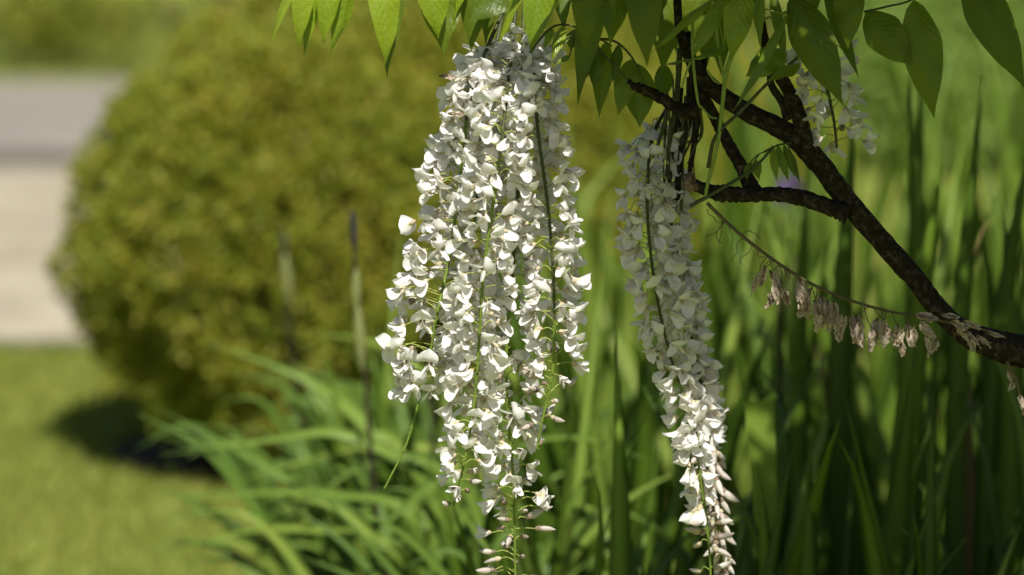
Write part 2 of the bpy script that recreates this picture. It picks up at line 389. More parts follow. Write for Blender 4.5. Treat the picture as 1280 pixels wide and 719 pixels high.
# ------------------------------------------------------------------ iris clumps
def blade_var(bend, twist, sag, cut=False, wid=0.030):
    """upright sword leaf of length 1, lens-shaped section"""
    b = MB(); n = 11; V = []; UV = []; F = []; ang = 0.0; p = V3((0, 0, 0))
    for i in range(n+1):
        v = i/n
        w = wid*0.5*(0.75+0.5*math.sin(math.pi*min(v*1.1, 1)) )*(1-v**3.2 if not cut else 1)
        w = max(w, 0.0006); th = wid*0.08*(1-0.8*v)+0.0004
        tw = twist*v; sx = V3((math.sin(tw)*0.9, math.cos(tw), 0)); t = V3((math.sin(ang), 0, math.cos(ang))); nrm = t.cross(sx).normalized()
        sx = (sx - t*sx.dot(t)).normalized()
        for k, q in enumerate((-sx*w, nrm*th, sx*w, -nrm*th)):
            V.append(p+q); UV.append(((0, .5, 1, .5)[k], v))
        p = p + t/n; ang = bend*v + sag*max(0, v-0.55)**2*9
    for i in range(n):
        for k in range(4): F.append((i*4+k, i*4+(k+1) % 4, i*4+4+(k+1) % 4, i*4+4+k))
    F.append((n*4, n*4+1, n*4+2, n*4+3))
    b.add(V, F, 0, UV); return b
BLADES = {}
for mk in ('iris', 'paleblade', 'dryblade'):
    BLADES[mk] = [blade_var(be, tw, sg).mesh('iris_blade', M[mk]) for be, tw, sg in
                  ((0.05, 0.3, 0), (0.16, -0.4, 0), (0.28, 0.5, 0.1), (0.12, 0.2, 0.8), (0.36, -0.2, 0.35), (0.08, 0.9, 0.0), (0.22, -0.8, 1.3))]
def blade(parent, x, y, h, az, lean, mk='iris', var=None, wid=1.0, name='blade'):
    me = BLADES[mk][R.randrange(7) if var is None else var]
    m = Matrix.Translation((x, y, 0)) @ Matrix.Rotation(az, 4, 'Z') @ Matrix.Rotation(lean, 4, 'X') @ Matrix.Diagonal((h*wid, h*wid, h, 1))
    return link(name, me, parent, mat=m)
IRIS_LABEL = 'clump of upright green iris blades growing behind the wisteria'
def clump(x, y, n, h0, h1, pale=0.12, dry=0.012, label=IRIS_LABEL, grp='iris clumps behind the wisteria', spread=0.10, wid=1.0, lean=0.22, face=None):
    t = thing('iris_clump', (x, y, 0.0), label, 'iris', grp)
    for _ in range(n):
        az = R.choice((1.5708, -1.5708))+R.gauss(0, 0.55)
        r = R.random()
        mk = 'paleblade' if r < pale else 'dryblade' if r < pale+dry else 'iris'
        rr = spread*math.sqrt(R.random()); a2 = R.uniform(0, 6.28)
        h = R.uniform(h0, h1)
        blade(t, rr*math.cos(a2), rr*math.sin(a2), h, az, R.gauss(0, lean), mk, wid=wid*R.choice((0.55, 0.8, 1.0, 1.15, 1.35))*R.uniform(0.9, 1.1)*0.85/h)
    return t
spots = [(0.10, 5.74), (0.24, 5.82), (0.36, 5.70), (0.50, 5.78), (0.62, 5.72), (0.02, 6.15), (0.17, 6.3), (0.33, 6.25), (0.47, 6.3), (0.60, 6.2), (0.72, 6.1),
         (0.10, 6.7), (0.28, 6.65), (0.44, 6.75), (0.60, 6.6), (0.76, 6.7), (-0.07, 6.45), (0.85, 6.3), (0.9, 5.95), (0.20, 7.1), (0.52, 7.15), (0.74, 7.2), (0.06, 7.35), (0.34, 7.3), (0.64, 7.4), (0.46, 7.5), (0.24, 7.55), (0.82, 7.5)]
for i, (x, y) in enumerate(spots):
    front = y < 6.05
    edge = x < 0.12
    lab = {0: 'short iris clump seen in the gap between the two groups of racemes', 1: 'iris clump right behind the column of brownish buds',
           2: 'iris clump standing below the tufts of dried flowers', 3: 'iris clump standing behind the bend of the vine trunk', 7: 'iris clump under the purple iris flower',
           16: 'iris clump at the back of the low arching leaves'}.get(i, IRIS_LABEL)
    if y > 6.9:
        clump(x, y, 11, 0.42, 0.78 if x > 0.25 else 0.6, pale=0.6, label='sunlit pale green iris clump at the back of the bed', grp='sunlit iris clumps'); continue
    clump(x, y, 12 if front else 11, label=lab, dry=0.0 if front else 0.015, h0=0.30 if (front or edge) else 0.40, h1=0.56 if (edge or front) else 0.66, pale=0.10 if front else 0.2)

t = thing('iris_clump', (0.42, 5.98, 0), 'iris clump with the tallest dark blades, rising beside the hanging leaves', 'iris', 'iris clumps behind the wisteria')
for (qx, qy, Y, bx, hk) in ((1068, 125, 5.95, 0.36, 1.0), (1135, 90, 6.0, 0.44, 1.1), (1152, 70, 6.05, 0.46, 0.9), (1228, 95, 5.9, 0.47, 0.9), (1290, 150, 6.0, 0.50, 1.0), (1178, 190, 5.85, 0.40, 1.2), (1010, 190, 6.1, 0.33, 0.8), (1255, 240, 6.0, 0.52, 1.0)):
    tip = at(qx, qy, Y); base = V3((bx, Y-0.02, 0)); o_ = V3(t.location)
    pm = base.lerp(tip, 0.55)+V3((0.012*(1 if qx % 2 else -1), 0, 0.03)); S_ = spline([base, pm, tip], 6); b = MB(); V = []; UV = []; F = []; n = len(S_)-1
    for i, p in enumerate(S_):
        v = i/n; ww = max(0.0006, 0.0135*hk*(0.8+0.35*math.sin(math.pi*v))*(1-v**3.5)); sd = V3((0.93, 0.36, 0))
        for k, q in enumerate((-sd*ww, V3((0.36, -0.93, 0))*0.002, sd*ww, V3((-0.36, 0.93, 0))*0.002)):
            V.append(p+q-o_); UV.append(((0, .5, 1, .5)[k], v))
    for i in range(n):
        for k in range(4): F.append((i*4+k, i*4+(k+1) % 4, i*4+4+(k+1) % 4, i*4+4+k))
    b.add(V, F, 0, UV); link('blade', b.mesh('iris_blade', M['iris']), t)
# low arching leaves on the left of the bed
def arch_leaf(parent, off, P, w, mat, name='blade'):
    S = spline(P, 6); n = len(S)-1; b = MB(); V = []; UV = []; F = []
    for i, p in enumerate(S):
        v = i/n; t = (S[min(i+1, n)]-S[max(i-1, 0)]).normalized()
        sd = t.cross(V3((0, -0.55, 0.8))).normalized(); nr = sd.cross(t).normalized()
        ww = max(w*0.5*(0.7+0.5*math.sin(math.pi*min(1, v*1.1)))*(1-v**3), 0.0006)
        for k, q in enumerate((-sd*ww+nr*ww*0.35, -nr*0.0006, sd*ww+nr*ww*0.35, nr*0.0006)):
            V.append(p+q-off); UV.append(((0, .5, 1, .5)[k], v))
    for i in range(n):
        for k in range(4): F.append((i*4+k, i*4+(k+1) % 4, i*4+4+(k+1) % 4, i*4+4+k))
    F.append((n*4, n*4+1, n*4+2, n*4+3)); b.add(V, F, 0, UV)
    return link(name, b.mesh(name, mat), parent)
def arching_clump(x, y, leaves, rnd, label):
    off = V3((x, y, 0)); t = thing('iris_clump', off, label, 'iris', 'arching clumps beside the lawn')
    for P, w, mk in leaves:
        base = V3((x+R.uniform(-.05, .05), y+R.uniform(-.05, .05), 0))
        arch_leaf(t, off, [base]+[at(*p) for p in P], w, M[mk])
    for _ in range(rnd):
        base = V3((x+R.uniform(-.07, .07), y+R.uniform(-.07, .07), 0))
        a = R.choice([math.pi, math.pi, 0.2, -1.2, 1.4])+R.gauss(0, 0.6); ln = R.uniform(0.10, 0.27); hh = R.uniform(0.12, 0.33)
        d = V3((math.cos(a), math.sin(a)*0.7, 0))
        P = [base, base+d*ln*0.30+V3((0, 0, hh*0.5)), base+d*ln*0.66+V3((0, 0, hh*0.88)), base+d*ln+V3((0, 0, hh*R.uniform(0.75, 1.15)))]
        arch_leaf(t, off, P, R.uniform(0.008, 0.017), M['arch' if R.random() < 0.75 else 'paleblade'])
ARCH2 = 'low clump of narrow leaves directly beneath the longest white raceme'
ARCH = 'arching clump of narrow green leaves leaning out over the lawn'
arching_clump(-0.13, 6.30, [
    ([(545, 640, 6.3), (440, 548, 6.3), (330, 552, 6.32), (200, 569, 6.35)], 0.017, 'arch'),
    ([(520, 690, 6.3), (400, 625, 6.35), (290, 560, 6.4), (196, 510, 6.45)], 0.018, 'arch'),
    ([(530, 620, 6.4), (460, 535, 6.45), (380, 475, 6.5), (258, 428, 6.5)], 0.024, 'arch'),
    ([(520, 660, 6.2), (420, 620, 6.25), (300, 618, 6.3), (165, 622, 6.35)], 0.015, 'arch'),
    ([(500, 700, 6.2), (400, 665, 6.25), (290, 668, 6.3), (180, 705, 6.35)], 0.016, 'paleblade'),
    ([(560, 560, 6.5), (520, 460, 6.5), (450, 425, 6.55), (370, 418, 6.6)], 0.016, 'paleblade'),
    ([(570, 600, 6.4), (480, 560, 6.4), (390, 575, 6.45), (300, 600, 6.45)], 0.014, 'paleblade'),
    ([(560, 640, 6.3), (520, 575, 6.3), (440, 590, 6.3), (350, 660, 6.3)], 0.014, 'arch'),
    ], 62, ARCH)
arching_clump(-0.02, 6.12, [
    ([(600, 680, 6.1), (640, 570, 6.1), (720, 548, 6.05), (803, 572, 6.0)], 0.015, 'arch'),
    ([(600, 660, 6.1), (560, 600, 6.1), (500, 640, 6.1), (440, 700, 6.1)], 0.015, 'arch')], 50, ARCH2)
arching_clump(-0.155, 6.60, [], 66, ARCH)
arching_clump(-0.07, 6.8, [], 60, ARCH)
arching_clump(0.12, 6.05, [], 20, 'arching clump of narrow leaves between the two groups of racemes')

# a blunt cut blade, catching the sun, and a yellowing one
t = thing('iris_clump', at(985, 900, 5.72).xy.to_3d(), 'iris fan with one blade cut square across its tip', 'iris')
o0 = t.location.copy()
def ribbon(parent, off, A, B, wa, wb, mat, name):
    b = MB(); ax = B-A; sd = V3((1, 0.25, 0)); sd = (sd-ax*(sd.dot(ax)/ax.length_squared)).normalized(); nr = sd.cross(ax).normalized()
    b.grid(4, 8, lambda u, v: A.lerp(B, v)+sd*u*0.5*lerp(wa, wb, v)+nr*(0.004*math.sin(v*5)-0.004*u*u) + sd*0.0-off + ax*(0.02*u if v == 1 else 0))
    b.grid(4, 8, lambda u, v: A.lerp(B, v)+sd*u*0.5*lerp(wa, wb, v)*0.98+nr*(0.004*math.sin(v*5)-0.004*u*u-0.0012)-off)
    return link(name, b.mesh(name, mat), parent)
ribbon(t, o0, V3((o0.x, 5.72, 0)), at(952, 503, 5.72), 0.006, 0.032, M['paleblade'], 'cut_blade')
for (ax_, ay_, tx_, ty_, hw) in ((1015, 800, 912, 588, 0.011), (925, 800, 990, 560, 0.010), (962, 800, 948, 580, 0.013), (900, 800, 905, 600, 0.010), (1000, 800, 1012, 545, 0.012)):
    A_, B_ = at(ax_, ay_, 5.66), at(tx_, ty_, 5.665); A_ = V3((A_.x+(A_.x-B_.x)*0.6, A_.y, 0)); b = MB()
    S_ = spline([A_, A_.lerp(B_, 0.55)+V3((0.006, 0, 0.01)), B_], 5); n_ = len(S_)-1
    V = []; UV = []; F = []
    for i, p in enumerate(S_):
        v = i/n_; ww = max(0.0005, hw*(0.8+0.3*math.sin(math.pi*v))*(1-v**3))
        for k, q in enumerate((V3((-ww, -.3*ww, 0)), V3((0, -.0015, 0)), V3((ww, .3*ww, 0)), V3((0, .0015, 0)))): V.append(p+q-o0); UV.append(((0, .5, 1, .5)[k], v))
    for i in range(n_):
        for k in range(4): F.append((i*4+k, i*4+(k+1) % 4, i*4+4+(k+1) % 4, i*4+4+k))
    b.add(V, F, 0, UV); link('blade', b.mesh('iris_blade', M['iris']), t)
for k in range(6): blade(t, R.uniform(-.04, .04), R.uniform(-.02, .06), R.uniform(0.3, 0.42), R.uniform(0, 6.28), 0.15)

# iris flower stalks with buds
def stalk(P, Y, label, bud_at=0.0, bloom=False):
    pts = [at(x, y, Y) for x, y in P]; base = V3((pts[-1].x, pts[-1].y, 0)); pts.append(base)
    t = thing('iris_stalk', base, label, 'flower stalk', 'iris flower stalks')
    S = spline(pts, 5); b = MB(); n = len(S)
    b.tube(S, [lerp(0.0022, 0.0036, i/n) for i in range(n)], 7)
    link('stalk', b.mesh('stalk', M['brownstalk'], off=base), t)
    return t, base, S
def spindle(parent, off, A, B, r, mat, name, sides=8):
    b = MB(); pts = [A.lerp(B, i/8) for i in range(9)]
    b.tube(pts, [max(0.0004, r*math.sin(math.pi*(0.08+0.90*i/8))**0.8) for i in range(9)], sides)
    return link(name, b.mesh(name, mat, off=off), parent)
t, o0, S = stalk([(442, 300), (445, 350), (451, 410), (457, 480), (463, 560), (472, 650), (487, 730)], 6.25, 'slender iris stalk with dark purple bud and pale sheath in front of the bush')
spindle(t, o0, at(440, 262, 6.25), at(444, 318, 6.25), 0.0034, M['darkbud'], 'bud')
spindle(t, o0, at(445, 335, 6.25), at(446, 396, 6.25), 0.0050, M['spathe'], 'sheath')
spindle(t, o0, at(447, 380, 6.25), at(453, 470, 6.25), 0.0062, M['spathe'], 'sheath')
t, o0, S = stalk([(355, 310), (359, 370), (364, 430), (372, 500), (385, 580), (400, 700)], 6.95, 'blurred iris stalk with small dark bud close to the round bush')
spindle(t, o0, at(354, 286, 6.95), at(357, 322, 6.95), 0.0034, M['darkbud'], 'bud')
spindle(t, o0, at(356, 318, 6.95), at(362, 385, 6.95), 0.006, M['spathe'], 'sheath')
t, o0, S = stalk([(537, 395), (540, 470), (541, 540), (545, 640), (550, 740)], 6.4, 'bare brown stalk behind the longest white racemes')
t, o0, S = stalk([(972, 330), (976, 420), (974, 520), (974, 600), (976, 700)], 5.95, 'bare dark stalk rising between upright iris blades')
# distant purple iris bloom
bp_ = at(985, 212, 6.9)
t = thing('purple_iris', (bp_.x, bp_.y, 0), 'purple iris flower blooming behind the wisteria fork', 'flower')
b = MB(); b.tube(spline([V3((bp_.x, bp_.y, 0)), V3((bp_.x+.01, bp_.y, .25)), bp_-V3((0, 0, .03))], 5), 0.005, 7)
link('stalk', b.mesh('stalk', M['darkstem'], off=t.location), t)
for k in range(6):
    a = k*math.pi/3; d = V3((math.cos(a), math.sin(a), 0)); up = k % 2
    b = MB(); sd = V3((-d.y, d.x, 0))
    def pf(u, v):
        h = math.sin(math.pi*(0.06+0.9*v)**1.2)*0.010
        z = 0.026*v+0.0 if up else 0.022*math.sin(v*2.6)-0.022*v*v
        x = (0.014*math.sin(v*2.5)) if up else 0.025*v
        return bp_-V3((0, 0, .03))+d*x+V3((0, 0, z))+sd*u*h + V3((0, 0, -0.004*u*u))-V3(t.location)
    b.grid(4, 6, pf); link('petal', b.mesh('iris_petal', M['purple']), t)

# ------------------------------------------------------------------ wisteria flowers
mm = 0.001
def banner_mesh(W, Ln, th1, back, rip, ph):
    b = MB(); nv = 8; cl = []; x, z = 1.5*mm, 1.2*mm
    for j in range(nv+1):
        v = j/nv; th = lerp(rad(14), th1, min(1, max(0, (v-0.08)/0.42)))
        th += rad(25)*max(0, v-0.6)*(1 if th1 > 0.9 else 0.2)
        cl.append((x, z, th)); x += math.cos(th)*Ln/nv; z += math.sin(th)*Ln/nv
    def f(u, v):
        j = int(round(v*nv)); cx, cz, th = cl[j]
        wv = W*(0.14+0.86*max(0.0, math.sin(math.pi*min(1, v**1.12)))**0.62)*(1 if v < 0.999 else 1.0)
        n = V3((-math.sin(th), 0, math.cos(th)))
        off = back*u*u*wv - 0.18*W*math.exp(-(u*u)/0.03)*max(0, 1-v*1.3)
        off += rip*W*(1.3*math.sin(2.6*u+ph+3*v)*abs(u)*v + 0.5*math.sin(5*u+2*ph)*u*u*v)
        c = V3((cx, 0, cz))
        t = V3((math.cos(th), 0, math.sin(th)))
        return c + V3((0, 1, 0))*u*wv*(1-0.12*abs(back)*u*u) + n*off - t*Ln*0.10*u*u*v
    b.grid(8, nv, f); return b.mesh('banner', M['banner'])
def wing_mesh(side, splay, droop, Ln, W, ph):
    b = MB(); nv = 7
    fwd = V3((math.cos(droop)*math.cos(splay), side*math.sin(splay), -math.sin(droop)))
    wd = V3((0, -side*0.62, 0.78)); wd = (wd-fwd*wd.dot(fwd)).normalized(); nr = fwd.cross(wd)*side
    def f(u, v):
        h = W*(0.22+0.78*max(0, math.sin(math.pi*min(1, v**1.4*0.97)))**0.5)
        c = V3((2*mm, side*1.0*mm, -0.4*mm)) + fwd*(v*Ln)
        bow = 0.22*Ln*(v*v) 
        return c + wd*(u*h + 0.10*Ln*math.sin(v*3)) + nr*(-0.30*u*u*h + 0.08*Ln*math.sin(math.pi*v)) + V3((0, 0, -bow*0.5)) + nr*0.08*W*math.sin(4*u+ph)*v
    b.grid(4, nv, f); return b.mesh('wing', M['petal'])
def keel_mesh(curl):
    b = MB(); Ln = 11*mm
    def f(u, v):
        s = math.sin(math.pi*(0.10+0.86*v))**0.7
        th = rad(-22)+curl*v
        return V3((2*mm+Ln*v*math.cos(th*0.7), u*1.7*mm*s, -1*mm+Ln*v*math.sin(th)*0.8-3.0*mm*(1-abs(u)**1.3)*s))
    b.grid(4, 6, f); return b.mesh('keel', M['keel'])
BAN = [banner_mesh(W*mm, Ln*mm, rad(th), bk, rp, ph) for W, Ln, th, bk, rp, ph in
       ((8.6, 16, 62, .34, .10, 0), (9.2, 17, 82, .42, .14, 1), (8.0, 15, 100, .55, .12, 2), (9.0, 16, 48, .10, .16, 3), (8.4, 17, 72, .62, .10, 4), (9.6, 16, 112, .30, .16, 5), (8.8, 16, 90, -.12, .18, 2.5),
        (8.2, 16, 40, -.45, .14, 0.7), (8.8, 17, 55, -.30, .2, 1.9), (7.6, 15, 68, .75, .2, 3.3))]
BANH = [banner_mesh(W*mm, Ln*mm, rad(th), bk, rp, ph) for W, Ln, th, bk, rp, ph in
        ((6.4, 15, 24, -.75, .08, 0), (7.0, 15, 34, -.5, .10, 1), (6.0, 14, 16, -.85, .06, 2))]
WINGS = {s: [wing_mesh(s, rad(sp), rad(dr), Ln*mm, W*mm, ph) for sp, dr, Ln, W, ph in
             ((10, 12, 13, 4.4, 0), (22, 22, 13.5, 4.7, 1), (34, 10, 12.5, 4.6, 2), (16, 34, 13, 4.8, 3))] for s in (-1, 1)}
KEEL = [keel_mesh(rad(c)) for c in (25, 40, 55)]
def bud_mesh(Ln, r, curve):
    b = MB(); n = 8; pts = []; rr = []
    for i in range(n+1):
        v = i/n; th = curve*v
        pts.append(V3((1*mm+Ln*v, 0, Ln*0.5*v*math.sin(th)))); rr.append(max(0.15*mm, r*math.sin(math.pi*(0.14+0.84*v**0.85))**0.8))
    b.tube(pts, rr, 8)
    b.v = [(x, y*0.78, z) for x, y, z in b.v]
    b.uv = [((k % 8)/8, (k//8)/n) for k in range(len(b.v))]
    return b.mesh('bud_petal', M['bud'])
BUDS = [bud_mesh(Ln*mm, r*mm, rad(c)) for Ln, r, c in ((14, 2.9, 18), (13, 2.7, 30), (12, 2.5, -8), (10, 2.4, 20), (8.5, 2.1, 10))]

def calyx(b, mi):
    prof_ = [(0, 0.7), (0.8, 1.7), (2.2, 2.2), (3.6, 2.3), (4.2, 2.45)]
    b.tube([V3((x*mm, 0, 0)) for x, r in prof_], [r*mm for x, r in prof_], 8, mi, cap=False)
    b.tube([V3((-0.2*mm, 0, 0)), V3((0.1*mm, 0, 0))], 0.7*mm, 8, mi)

def add_flower(parent, off, node, az, L, elev, stage, lift=0.35, roll=0.0, sc=1.0, hang=0.0, stemmat='pedicel'):
    """flower or bud on its own pedicel leaving the stem at node"""
    out = V3((math.cos(az), math.sin(az), 0))
    end = node + out*L*(0.93-hang*0.6) + V3((0, 0, L*(lift*0.55-hang)))
    mid = node + out*L*0.5 + V3((0, 0, L*lift*(0.75-hang*0.4)))
    az2 = az + R.gauss(0, 0.5)
    fx = V3((math.cos(az2)*math.cos(elev), math.sin(az2)*math.cos(elev), math.sin(elev)))
    fz = V3((0, 0, 1)) - fx*fx.z
    if fz.length < 0.05: fz = V3((0, -1, 0))-fx*fx.dot(V3((0, -1, 0)))
    fz.normalize(); fy = fz.cross(fx)
    rot = Matrix((fx, fy, fz)).transposed().to_4x4() @ Matrix.Rotation(roll, 4, 'X')
    m = Matrix.Translation(end-off) @ rot @ Matrix.Scale(sc, 4)
    inv = (Matrix.Translation(end) @ rot @ Matrix.Scale(sc, 4)).inverted()
    b = MB(); calyx(b, 0)
    pts = [inv @ p for p in spline([node, mid, end - fx*0.3*mm], 4)]
    b.tube(pts, [lerp(0.55, 0.48, i/8)*mm/sc for i in range(len(pts))], 5, 1)
    isbud = stage == 'bud'
    cm = M['darkcalyx'] if (isbud and R.random() < 0.65) else M['calyx']
    fl = link('bud' if isbud else 'flower', b.mesh('flower_base', [cm, M[stemmat]]), parent, mat=m)
    if isbud:
        link('petal', BUDS[R.randrange(len(BUDS))], fl, loc=(2*mm, 0, 0))
        return fl
    if stage == 'half':
        link('banner', BANH[R.randrange(3)], fl)
        link('wing', WINGS[1][0], fl); link('wing', WINGS[-1][0], fl)
        return fl
    link('banner', BAN[R.randrange(len(BAN))], fl)
    k = R.randrange(4); k2 = k if R.random() < 0.6 else R.randrange(4)
    link('wing', WINGS[1][k], fl); link('wing', WINGS[-1][k2], fl)
    link('keel', KEEL[R.randrange(3)], fl)
    return fl

def raceme(P, Y, label, n, span, stages, ped, rs=1.5, taper=None, skip_front=0.35, hang=0.0, grp=None, stemmat='stem', dark_to=0.0, az_bias=None, elev=(-0.75, 0.05), bud_elev=(-0.45, 0.3), sc=1.0, bud_skip=0.55):
    """P: stem through photo pixels; n flowers between the stem fractions span"""
    pts = [at(x, y, Y if len(q) == 0 else q[0]) for x, y, *q in P]
    S = spline(pts, 18); N = len(S); off = S[0].copy()
    t = thing('wisteria_raceme', off, label, 'flower cluster', grp)
    cum = [0]
    for a, c in zip(S, S[1:]): cum.append(cum[-1]+(c-a).length)
    def pos(f):
        d = f*cum[-1]
        for i in range(1, N):
            if cum[i] >= d: return S[i-1].lerp(S[i], (d-cum[i-1])/max(1e-9, cum[i]-cum[i-1]))
        return S[-1]
    b = MB()
    rr = [lerp(rs, rs*0.55, i/(N-1))*mm*1.25*(1+0.12*noise.noise(V3((i*0.9, n, 0)))) for i in range(N)]
    k = max(2, int(N*dark_to)+1)
    b.tube(S, rr, 8, 0)
    for i in range(min(k, N-1)*8): b.m[i] = 1
    # small node scars along the stem
    for i in range(int(cum[-1]/0.006)):
        p = pos(R.random()); a = R.uniform(0, 6.28); d = V3((math.cos(a), math.sin(a), 0.3))
        b.tube([p-d*0.4*mm, p+d*rs*mm*1.9], [0.7*mm, 0.35*mm], 5, 0)
    link('stem', b.mesh('raceme_stem', [M[stemmat], M['darkstem']], off=off), t)
    ga = R.uniform(0, 6.28); made = 0; tries = 0
    for i in range(n):
        f = (i+R.uniform(0.1, 0.9))/n; s = lerp(span[0], span[1], f)
        ga += 2.39996+R.gauss(0, 0.3); az = ga % 6.2832
        fr = math.sin(az)
        if fr < -0.9 and R.random() < skip_front: az += R.choice((-0.7, 0.7))
        if az_bias and R.random() < az_bias[1]: az = az_bias[0]+R.gauss(0, 0.8)
        st = prof(stages, f)             # 0 open .. 1 half .. 2 bud
        r = st + R.gauss(0, 0.22) + (0.9 if R.random() < 0.10 else 0)
        stage = 'open' if r < 0.75 else 'half' if r < 1.35 else 'bud'
        if st > 1.5 and R.random() < bud_skip: continue
        L = prof(ped, f)*mm*R.uniform(0.6, 1.3)
        e = R.uniform(*elev) if stage != 'bud' else R.uniform(*bud_elev)
        size = 1.15*sc*R.uniform(0.84, 1.14)*(1.0 if stage != 'bud' else lerp(1.25, 1.0, max(0, f-0.6)/0.4))
        add_flower(t, off, pos(s), az, L, e, stage, lift=R.uniform(0.0, 0.6), roll=R.gauss(0, 0.6), sc=size, hang=hang*R.uniform(0.5, 1.2))
    return t, pos, off

GR = 'white racemes hanging from the wisteria'
tA = raceme([(662, -10, 5.36), (666, 60, 5.33), (672, 160), (684, 250), (690, 320), (693, 400), (690, 470), (678, 525), (671, 562)], 5.27,
       'white raceme with horizontal buds, right side of the big cluster, its dark stem in view', 124, (0.10, 1.0),
       [(0, 0), (0.74, 0.1), (0.80, 1.3), (0.9, 2), (1, 2)], [(0, 20), (0.6, 20), (0.85, 20), (1, 14)], dark_to=0.62, grp=GR, skip_front=0.75)
tB = raceme([(648, -20, 5.36), (640, 60, 5.33), (630, 150), (622, 220), (611, 290), (603, 360), (598, 440), (592, 510), (583, 565), (574, 605), (567, 632)], 5.24,
       'full white raceme with a bright green stem down the middle of the big cluster', 146, (0.11, 1.0),
       [(0, 0), (0.86, 0.1), (0.93, 1.2), (1, 2)], [(0, 21), (0.5, 22), (0.85, 16), (1, 8)], dark_to=0.3, grp=GR, skip_front=0.75)
tC = raceme([(640, -10, 5.33), (608, 62, 5.31), (588, 115, 5.31), (580, 180, 5.32), (572, 250, 5.32), (562, 320, 5.31), (547, 390), (536, 450), (524, 500), (508, 555), (480, 612)], 5.29,
       'white raceme whose bare green tip curves out to the left of the big cluster', 120, (0.17, 0.80),
       [(0, 0), (0.6, 0.25), (1, 0.55)], [(0, 13), (0.25, 16), (0.45, 33), (0.85, 34), (1, 14)], dark_to=0.25, grp=GR, az_bias=(math.pi, 0.34))
tD = raceme([(655, 0, 5.38), (652, 120), (648, 230), (640, 350), (633, 440), (635, 520), (641, 590), (643, 660), (645, 760)], 5.32,
       'longest white raceme, thinning to pairs of buds on a bare straight stem', 150, (0.08, 0.97),
       [(0, 0), (0.78, 0.1), (0.84, 1.0), (0.88, 1.9), (1, 2)], [(0, 22), (0.7, 22), (0.8, 18), (1, 19)], dark_to=0.4, grp=GR, skip_front=0.7, bud_skip=0.25)
raceme([(634, -10, 5.40), (614, 90), (602, 170), (596, 250), (588, 330), (582, 410), (572, 490)], 5.35,
       'white raceme at the back of the big cluster, mostly hidden by its neighbours', 92, (0.16, 1.0), [(0, 0), (0.85, 0.2), (1, 0.8)], [(0, 20), (1, 18)], dark_to=0.5, grp=GR)
tE = raceme([(850, 110, 5.40), (818, 165, 5.36), (810, 220), (810, 280), (820, 365), (838, 445), (862, 520), (876, 600), (886, 680), (890, 760)], 5.33,
       'shaded white raceme hanging under the dark wisteria fork', 128, (0.07, 0.98),
       [(0, 0), (0.62, 0.2), (0.74, 0.7), (0.83, 1.1), (0.88, 1.8), (1, 2)], [(0, 24), (0.45, 20), (0.6, 12), (0.74, 7), (0.85, 9), (1, 14)], dark_to=0.6, grp=GR, hang=0.35, elev=(-1.25, -0.1), bud_skip=0.45, az_bias=(math.pi, 0.12))
tF = raceme([(856, 140, 5.42), (838, 190, 5.40), (838, 270), (850, 350), (866, 430), (882, 510), (892, 600), (902, 690), (905, 770)], 5.37,
       'slender white raceme ending in a dense column of brownish buds', 176, (0.12, 0.99),
       [(0, 0), (0.5, 0.3), (0.62, 1.0), (0.68, 1.9), (1, 2)], [(0, 18), (0.4, 15), (0.6, 7), (1, 5)], dark_to=0.6, grp=GR, hang=0.5, elev=(-1.3, -0.3), bud_elev=(-1.45, -0.7), bud_skip=0.0)
tG = raceme([(1012, 45, 5.36), (1026, 82), (1036, 120), (1043, 155), (1046, 185)], 5.34,
       'short shaded white raceme with long pedicels beside the trunk fork', 27, (0.12, 1.0), [(0, 0), (1, 0.3)], [(0, 26), (1, 24)],
       dark_to=1.0, grp=GR, hang=0.1, elev=(-1.2, -0.2), sc=0.95, rs=1.7)
# a few flowers and buds placed singly, as they stand on the stems
for px, py, stx, side, L, stg in ((590, 682, 0.885, -1, 24, 'half'), (612, 700, 0.915, -1, 20, 'bud'), (687, 640, 0.83, 1, 24, 'bud'), (690, 652, 0.845, 1, 26, 'bud')):
    t, pos, off = tD; add_flower(t, off, pos(stx), 0.1 if side > 0 else 3.1, L*mm, R.uniform(-0.2, 0.15), stg)

# ------------------------------------------------------------------ the wisteria vine itself
VB = V3((0.98, 5.42, 0))
vine = thing('wisteria_vine', VB, 'gnarled dark wisteria vine with drooping green leaves carrying the white racemes', 'wisteria')
def limb(name, P, Y, r, sides=14, bump=0.16, mat='bark', n=8):
    pts = [p if isinstance(p, Vector) else at(p[0], p[1], p[2] if len(p) > 2 else Y) for p in P]
    S = spline(pts, n); N = len(S); rr = [prof(r, i/(N-1)) for i in range(N)]
    b = MB(); b.tube(S, rr, sides, bump=bump, seed=len(name)); return link(name, b.mesh(name, M[mat], off=VB), vine)
px = pxm(5.3)
limb('trunk', [VB+V3((0.02, 0, -0.05)), VB+V3((-0.02, 0.02, 0.2)), V3((0.86, 5.40, 0.46)), V3((0.72, 5.36, 0.575)), (1400, 436, 5.33), (1290, 440), (1235, 428), (1200, 412), (1172, 385),
     (1145, 350), (1105, 305), (1062, 255), (1030, 212), (1000, 178), (970, 158), (930, 138), (893, 112), (868, 82), (850, 40), (845, -30), (835, -160)], 5.33,
     [(0, 0.030), (0.22, 0.018), (0.38, 13*px), (0.5, 13.5*px), (0.62, 14*px), (0.74, 12*px), (0.84, 10*px), (0.89, 6*px), (1, 4*px)], n=7, bump=0.09)
limb('branch', [(1060, 268), (1035, 258), (1000, 247), (965, 243), (938, 244), (915, 243), (890, 240), (868, 231), (858, 226)], 5.32,
     [(0, 12*px), (0.2, 10*px), (0.5, 9*px), (0.68, 11*px), (0.8, 8*px), (1, 6*px)], bump=0.26)
